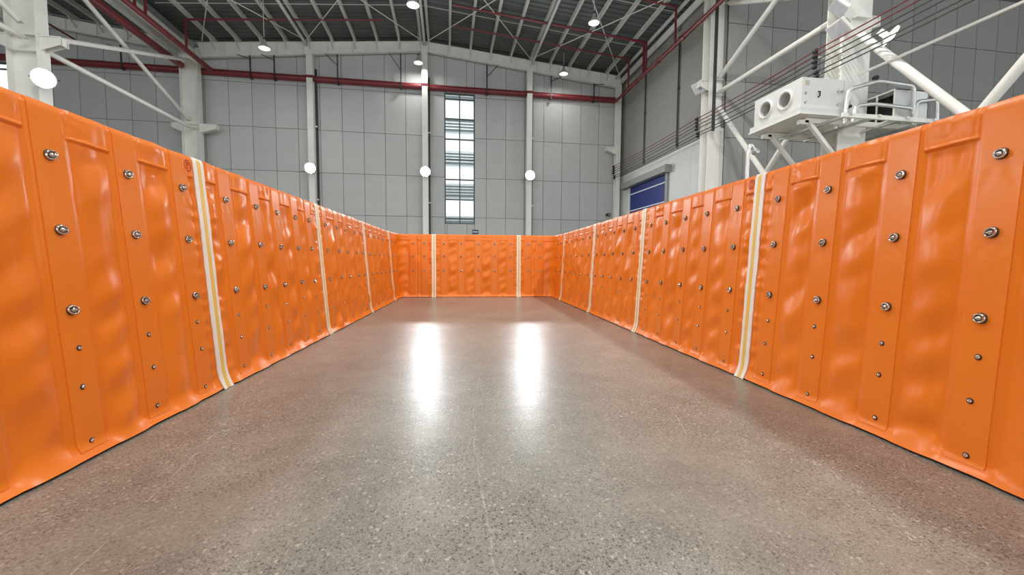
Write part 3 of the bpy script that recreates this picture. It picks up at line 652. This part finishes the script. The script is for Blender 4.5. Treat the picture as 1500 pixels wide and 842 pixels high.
def disp(s, z):
    """how far the sheet stands in towards the middle of the enclosure"""
    s, z = np.broadcast_arrays(np.asarray(s, float), np.asarray(z, float))
    cols = np.array(ALLCOL); i = np.abs(s[..., None]-cols).argmin(-1); d = np.abs(s-cols[i])
    seam = np.array(SEAMS); ds = np.abs(s[..., None]-seam).min(-1)
    free = sst(.045, .10, ds)*sst(.0, .13, z)                       # relief dies out under the taped seams and at the foot
    mid = sst(.09, .19, d)
    hem = sst(1.600, 1.612, z)*sst(.098, .112, d)                   # doubled top hem between the bands
    h = .004*(1-sst(.080, .094, d)) - .0055*np.exp(-((d-.116)/.015)**2) - .004*np.exp(-((d-.17)/.04)**2)
    bil = (.030*perlin(s*1.7+z*.9+11, z*2.7-s*.7)+.042*perlin(s*1.9+31, z*5.0+s*2.0))*mid+.010*sst(.12, .215, d)
    h = h+bil*(1-.7*sst(1.55, 1.62, z))+.002*perlin(s*3.1+70, z*4.3)*(1-mid)
    h = h+.008*hem+.006*hem*np.exp(-((z-1.618)/.008)**2)
    h = h+hem*.012*perlin(s*15+3, z*19+9)*sst(-.05, .25, perlin(s*1.9+40, z*.6+3))
    gate = np.exp(-(ds/.12)**2)                                     # puckers beside the seams
    h = (h+.008*gate*np.sin(z*58+4*perlin(s*3, z*6+17)))*free
    for zb in BIG:                                                  # creases hanging from every ring
        dz = zb-z; m = (dz > .02) & (dz < .19)
        h = h-np.where(m, .003*np.exp(-((d-.012-dz*.32)/.008)**2)*sst(.02, .05, dz)*(1-sst(.1, .19, dz)), 0)
    zf = .085+.075*mid+.03*perlin(s*5+9, s*0+2.5)                   # foot kicks inwards, deeper between the bands
    f = np.clip(1-z/zf, 0, 1); h = h+(.062-.03*np.exp(-(ds/.1)**2))*f*f
    h = h-.012*sst(TOP-.03, TOP, z)
    return h-.03
def surf(s, z, off=0.0):
    u, v, nu, nv, k = path(s); h = disp(s, z)+off-k*z
    zz = z
    p = np.stack([(u+nu*h)*EU[0]+(v+nv*h)*EN[0], (u+nu*h)*EU[1]+(v+nv*h)*EN[1], np.broadcast_to(zz, h.shape)], -1); return p
def nrm(s):
    u, v, nu, nv, k = path(np.array([s])); return Vector((nu[0]*EU[0]+nv[0]*EN[0], nu[0]*EU[1]+nv[0]*EN[1], float(k[0]))).normalized()
ZB = .014
def sheet_mesh(s0, s1, step):
    ns = max(8, int((s1-s0)/step)); nz = int((TOP-ZB)/step)
    ss = np.linspace(s0, s1, ns+1); zs = np.linspace(ZB, TOP, nz+1)
    fine = .3*step                                                   # finer rows at the hem, finer columns at the band edges
    zs = np.unique(np.round(np.concatenate([zs, np.arange(1.594, 1.634, fine)]), 5)); nz = len(zs)-1
    ex = [c+sg*q for c in ALLCOL if s0 < c < s1 for sg in (-1, 1) for q in np.arange(.079, .135, fine)]
    ss = np.unique(np.round(np.concatenate([ss, [q for q in ex if s0 < q < s1]]), 5)); ns = len(ss)-1
    Sg, Zg = np.meshgrid(ss, zs, indexing='ij')
    top = TOP+.006*perlin(Sg*6+2, Sg*0+7); Z2 = ZB+(Zg-ZB)*(top-ZB)/(TOP-ZB)
    P = surf(Sg, Z2); n = nz+1; vs = P.reshape(-1, 3)
    idx = np.arange((ns+1)*n).reshape(ns+1, n)
    fs = np.stack([idx[:-1, :-1], idx[1:, :-1], idx[1:, 1:], idx[:-1, 1:]], -1).reshape(-1, 4).tolist()
    u, v, nu, nv, k = path(ss)                                       # plain back face, 4 cm behind
    bk = []
    for z in (ZB, TOP-.008):
        h = -.085-k*z; bk.append(np.stack([(u+nu*h)*EU[0]+(v+nv*h)*EN[0], (u+nu*h)*EU[1]+(v+nv*h)*EN[1], np.full_like(u, z)], -1))
    o = len(vs); vs = np.concatenate([vs, bk[0], bk[1]]); m_ = ns+1
    for i in range(ns):
        fs.append([o+i+1, o+i, o+m_+i, o+m_+i+1]); fs.append([idx[i, -1], idx[i+1, -1], o+m_+i+1, o+m_+i]); fs.append([idx[i+1, 0], idx[i, 0], o+i, o+i+1])
    fs.append([int(q) for q in idx[0, ::-1]]+[o, o+m_][0:0] + [o, o+m_]); fs.append([int(q) for q in idx[-1, :]]+[o+m_+ns, o+ns])
    return vs, fs
def strip_mesh(s0, s1, z0, z1, off, th, nz=90, ns=6):
    ss = np.linspace(s0, s1, ns+1); zs = np.linspace(z0, z1, nz+1); Sg, Zg = np.meshgrid(ss, zs, indexing='ij'); n = nz+1
    F = surf(Sg, Zg, off); B = surf(Sg, Zg, off-th); vs = np.concatenate([F.reshape(-1, 3), B.reshape(-1, 3)]); o = (ns+1)*n
    idx = np.arange(o).reshape(ns+1, n); fs = np.stack([idx[:-1, :-1], idx[1:, :-1], idx[1:, 1:], idx[:-1, 1:]], -1).reshape(-1, 4).tolist()
    for i in range(ns):
        fs.append([int(idx[i, -1]), int(idx[i+1, -1]), int(idx[i+1, -1])+o, int(idx[i, -1])+o]); fs.append([int(idx[i+1, 0]), int(idx[i, 0]), int(idx[i, 0])+o, int(idx[i+1, 0])+o])
    for j in range(nz):
        fs.append([int(idx[0, j]), int(idx[0, j+1]), int(idx[0, j+1])+o, int(idx[0, j])+o]); fs.append([int(idx[-1, j+1]), int(idx[-1, j]), int(idx[-1, j])+o, int(idx[-1, j+1])+o])
    return vs, fs
def raw(name, vs, fs, mat, parent, smooth=True):
    mb = MB(); mb.add(vs, fs); a = np.array(mb.v); o = (a.min(0)+a.max(0))/2; o[2] = a[:, 2].min(); mb.v = (a-o).tolist()
    me = mb.mesh(name, mat, smooth)
    if smooth: me.set_sharp_from_angle(angle=math.radians(55))
    return place(name, me, Vector(o), parent)
# fasteners, modelled facing +Z
def ring_mesh():
    mb = MB(); n = 18
    mb.lathe([(.027, 0), (.027, .003), (.021, .005), (.0, .005)], (0, 0, 0), n=n, mi=1)                 # backing washer
    R_, r = .021, .0052
    for i in range(n):
        pass
    vs = [((R_+r*math.cos(b))*math.cos(a)*1.12, (R_+r*math.cos(b))*math.sin(a)*.92, .012+.004*math.cos(a)+r*math.sin(b)) for a in [k*2*math.pi/n for k in range(n)] for b in [k*2*math.pi/8 for k in range(8)]]
    mb.add(vs, [(i*8+j, ((i+1) % n)*8+j, ((i+1) % n)*8+(j+1) % 8, i*8+(j+1) % 8) for i in range(n) for j in range(8)], 0)
    mb.lathe([(.012, .004), (.012, .014), (.009, .018), (.0, .019)], (0, 0, 0), n=12, mi=0)              # stem
    mb.box(-.014, .014, -.005, .005, .017, .023, 0)                                                     # turn bar
    return mb.mesh('ring_fastener', [M['chrome'], M['dark_metal']], True)
def stud_mesh():
    return MB().lathe([(.015, 0), (.015, .002), (.010, .003), (.0, .003)], (0, 0, 0), n=12, mi=1).lathe([(.0095, .003), (.009, .007), (.006, .010), (.0, .011)], (0, 0, 0), n=12, mi=0).mesh('stud', [M['chrome'], M['dark_metal']], True)
RING, STUD = ring_mesh(), stud_mesh()
LS = (3.38, 5.79, 8.19, 10.66); RS = (3.31, 5.65, 7.97, 10.60); BS = (-1.02, 1.378)
PANELS = [   # s0, s1, fastener columns, mesh step, label
    (0, s_right(.95), [s_right(u) for u in (-1.12, -.67, -.22, .24, .69)], .02, 'orange vinyl wall panel beside the camera on the right, outside the picture'),
    (s_right(.95), s_right(RS[0]), [s_right(u) for u in (1.24, 1.69, 2.14, 2.615, 3.07)], .0125, 'orange vinyl wall panel nearest the camera on the right'),
    (s_right(RS[0]), s_right(RS[1]), [s_right(u) for u in (3.59, 4.06, 4.49, 4.97, 5.4)], .014, 'orange vinyl wall panel second from the camera on the right, with print by its seam'),
    (s_right(RS[1]), s_right(RS[2]), [s_right(u) for u in (5.93, 6.38, 6.83, 7.28, 7.73)], .018, 'orange vinyl wall panel third from the camera on the right'),
    (s_right(RS[2]), s_right(RS[3]), [s_right(u) for u in (8.27, 8.77, 9.27, 9.77, 10.28)], .02, 'orange vinyl wall panel fourth from the camera on the right'),
    (s_right(RS[3]), s_back(BS[1]), [s_right(10.88), s_right(11.3), s_back(1.99), s_back(1.65)], .018, 'orange vinyl corner panel bent round the far right corner'),
    (s_back(BS[1]), s_back(BS[0]), [s_back(v) for v in (1.146, .688, .218, -.258, -.74)], .018, 'orange vinyl panel in the middle of the far end, between two seams'),
    (s_back(BS[0]), s_left(LS[3]), [s_back(-1.28), s_back(-1.6), s_left(11.3), s_left(10.92)], .018, 'orange vinyl corner panel bent round the far left corner'),
    (s_left(LS[3]), s_left(LS[2]), [s_left(u) for u in (10.33, 9.88, 9.43, 8.97, 8.5)], .02, 'orange vinyl wall panel fourth from the camera on the left'),
    (s_left(LS[2]), s_left(LS[1]), [s_left(u) for u in (7.93, 7.53, 6.99, 6.55, 6.04)], .018, 'orange vinyl wall panel third from the camera on the left'),
    (s_left(LS[1]), s_left(LS[0]), [s_left(u) for u in (5.46, 5.06, 4.6, 4.17, 3.69)], .014, 'orange vinyl wall panel second from the camera on the left'),
    (s_left(LS[0]), s_left(.98), [s_left(u) for u in (3.16, 2.705, 2.25, 1.79, 1.34)], .0125, 'orange vinyl wall panel nearest the camera on the left, with circled number print'),
    (s_left(.98), s_left(U0L), [s_left(u) for u in (.72, .27, -.19, -.64, -1.1)], .02, 'orange vinyl wall panel beside the camera on the left, outside the picture'),
]
SEAMS += [p[0] for p in PANELS[1:]]
for p in PANELS: ALLCOL += p[2]
HW = .058
for i, (s0, s1, cols, step, label) in enumerate(PANELS):
    u, v, nu, nv, k = path(np.array([(s0+s1)/2])); b = u[0]*EU+v[0]*EN
    t = thing('curtain_panel', (b[0], b[1], 0), label, 'wall panel', 'panels of the orange enclosure')
    e = .002
    raw('sheet', *sheet_mesh(s0+e, s1-e, step), M['orange'], t)
    for c in cols:
        raw('reinforcing_band', *strip_mesh(c-.078, c+.078, .045, TOP-.004, .0042, .006, 110, 8), M['band'], t)
        n_ = nrm(c); q = n_.to_track_quat('Z', 'Y')
        for zz in BIG+(SMALL if i not in (5, 6, 7) else ()):
            z0 = zz+.012*math.sin(c*7+zz*9) if zz in SMALL else zz+.004*math.sin(c*5+zz*3)
            cc = c+.006*math.sin(c*31+zz*17)
            p = surf(np.array([cc]), np.array([z0]), .0045)[0]
            qq = q @ Vector((0, 0, 1)).rotation_difference(Vector((0, 0, 1)))
            big = zz in BIG; rz = (Matrix.Rotation(.5*math.sin(c*13+zz*5), 4, 'Z')).to_quaternion()
            place('ring_fastener' if big else 'stud', RING if big else STUD, Vector(p), t, q @ rz)
    raw('gap_shade_strip', *(lambda ss, hh: (np.concatenate([np.stack([(pu+pnu*h)*EU[0]+(pv+pnv*h)*EN[0], (pu+pnu*h)*EU[1]+(pv+pnv*h)*EN[1], np.full_like(pu, z)], -1)
        for (pu, pv, pnu, pnv, pk) in [path(ss)] for h, z in ((.0, 0.), (.0, .018), (-.06, .018), (-.06, 0.))]),
        [[r*len(ss)+j, r*len(ss)+j+1, ((r+1) % 4)*len(ss)+j+1, ((r+1) % 4)*len(ss)+j] for r in range(4) for j in range(len(ss)-1)]))(np.linspace(s0+e, s1-e, 30), 0), M['black'], t, False)  # black strip painted in for the shaded gap under the sheet
    if i > 0:                                                       # taped seam at the start of this panel
        st = raw('seam_strip', *strip_mesh(s0-HW, s0+HW, .004, TOP+.002, .010, .008, 130, 4), M['white_tape'], t)
        c0 = s0+(.004 if i < 6 else -.004)
        raw('yellow_band', *strip_mesh(c0-.019, c0+.019, .006, TOP-.01, .0125, .003, 130, 3), M['yellow_tape'], st)
    if i in (2, 11):                                                # circled number print beside the seam
        c = s0+(.105 if i == 2 else .12)
        zc = 1.69; R_ = .036; mv, mf = [], []
        nseg = 28
        ang = np.linspace(0, 2*np.pi, nseg, endpoint=False)
        for rr in (R_, R_-.006): mv.append(surf(c+rr*np.cos(ang), zc+rr*np.sin(ang)*1.15, .006))
        mf = [[j, (j+1) % nseg, nseg+(j+1) % nseg, nseg+j] for j in range(nseg)]
        pr_ = raw('printed_ring', np.concatenate(mv), mf, M['mark'], t)
        tx = bpy.data.curves.new('numeral', 'FONT'); tx.body = '2'; tx.size = .058; tx.align_x = 'CENTER'; tx.align_y = 'CENTER'
        to = bpy.data.objects.new('numeral', tx); COL.objects.link(to); bpy.context.view_layer.update()
        me = bpy.data.meshes.new_from_object(to.evaluated_get(bpy.context.evaluated_depsgraph_get())); bpy.data.objects.remove(to)
        co = np.array([vv.co[:] for vv in me.vertices])
        # text runs against the arc direction when read from inside
        pw = surf(c-co[:, 0], zc+co[:, 1]*1.1, .0065)
        raw('numeral', pw, [list(pp.vertices) for pp in me.polygons], M['mark'], t)
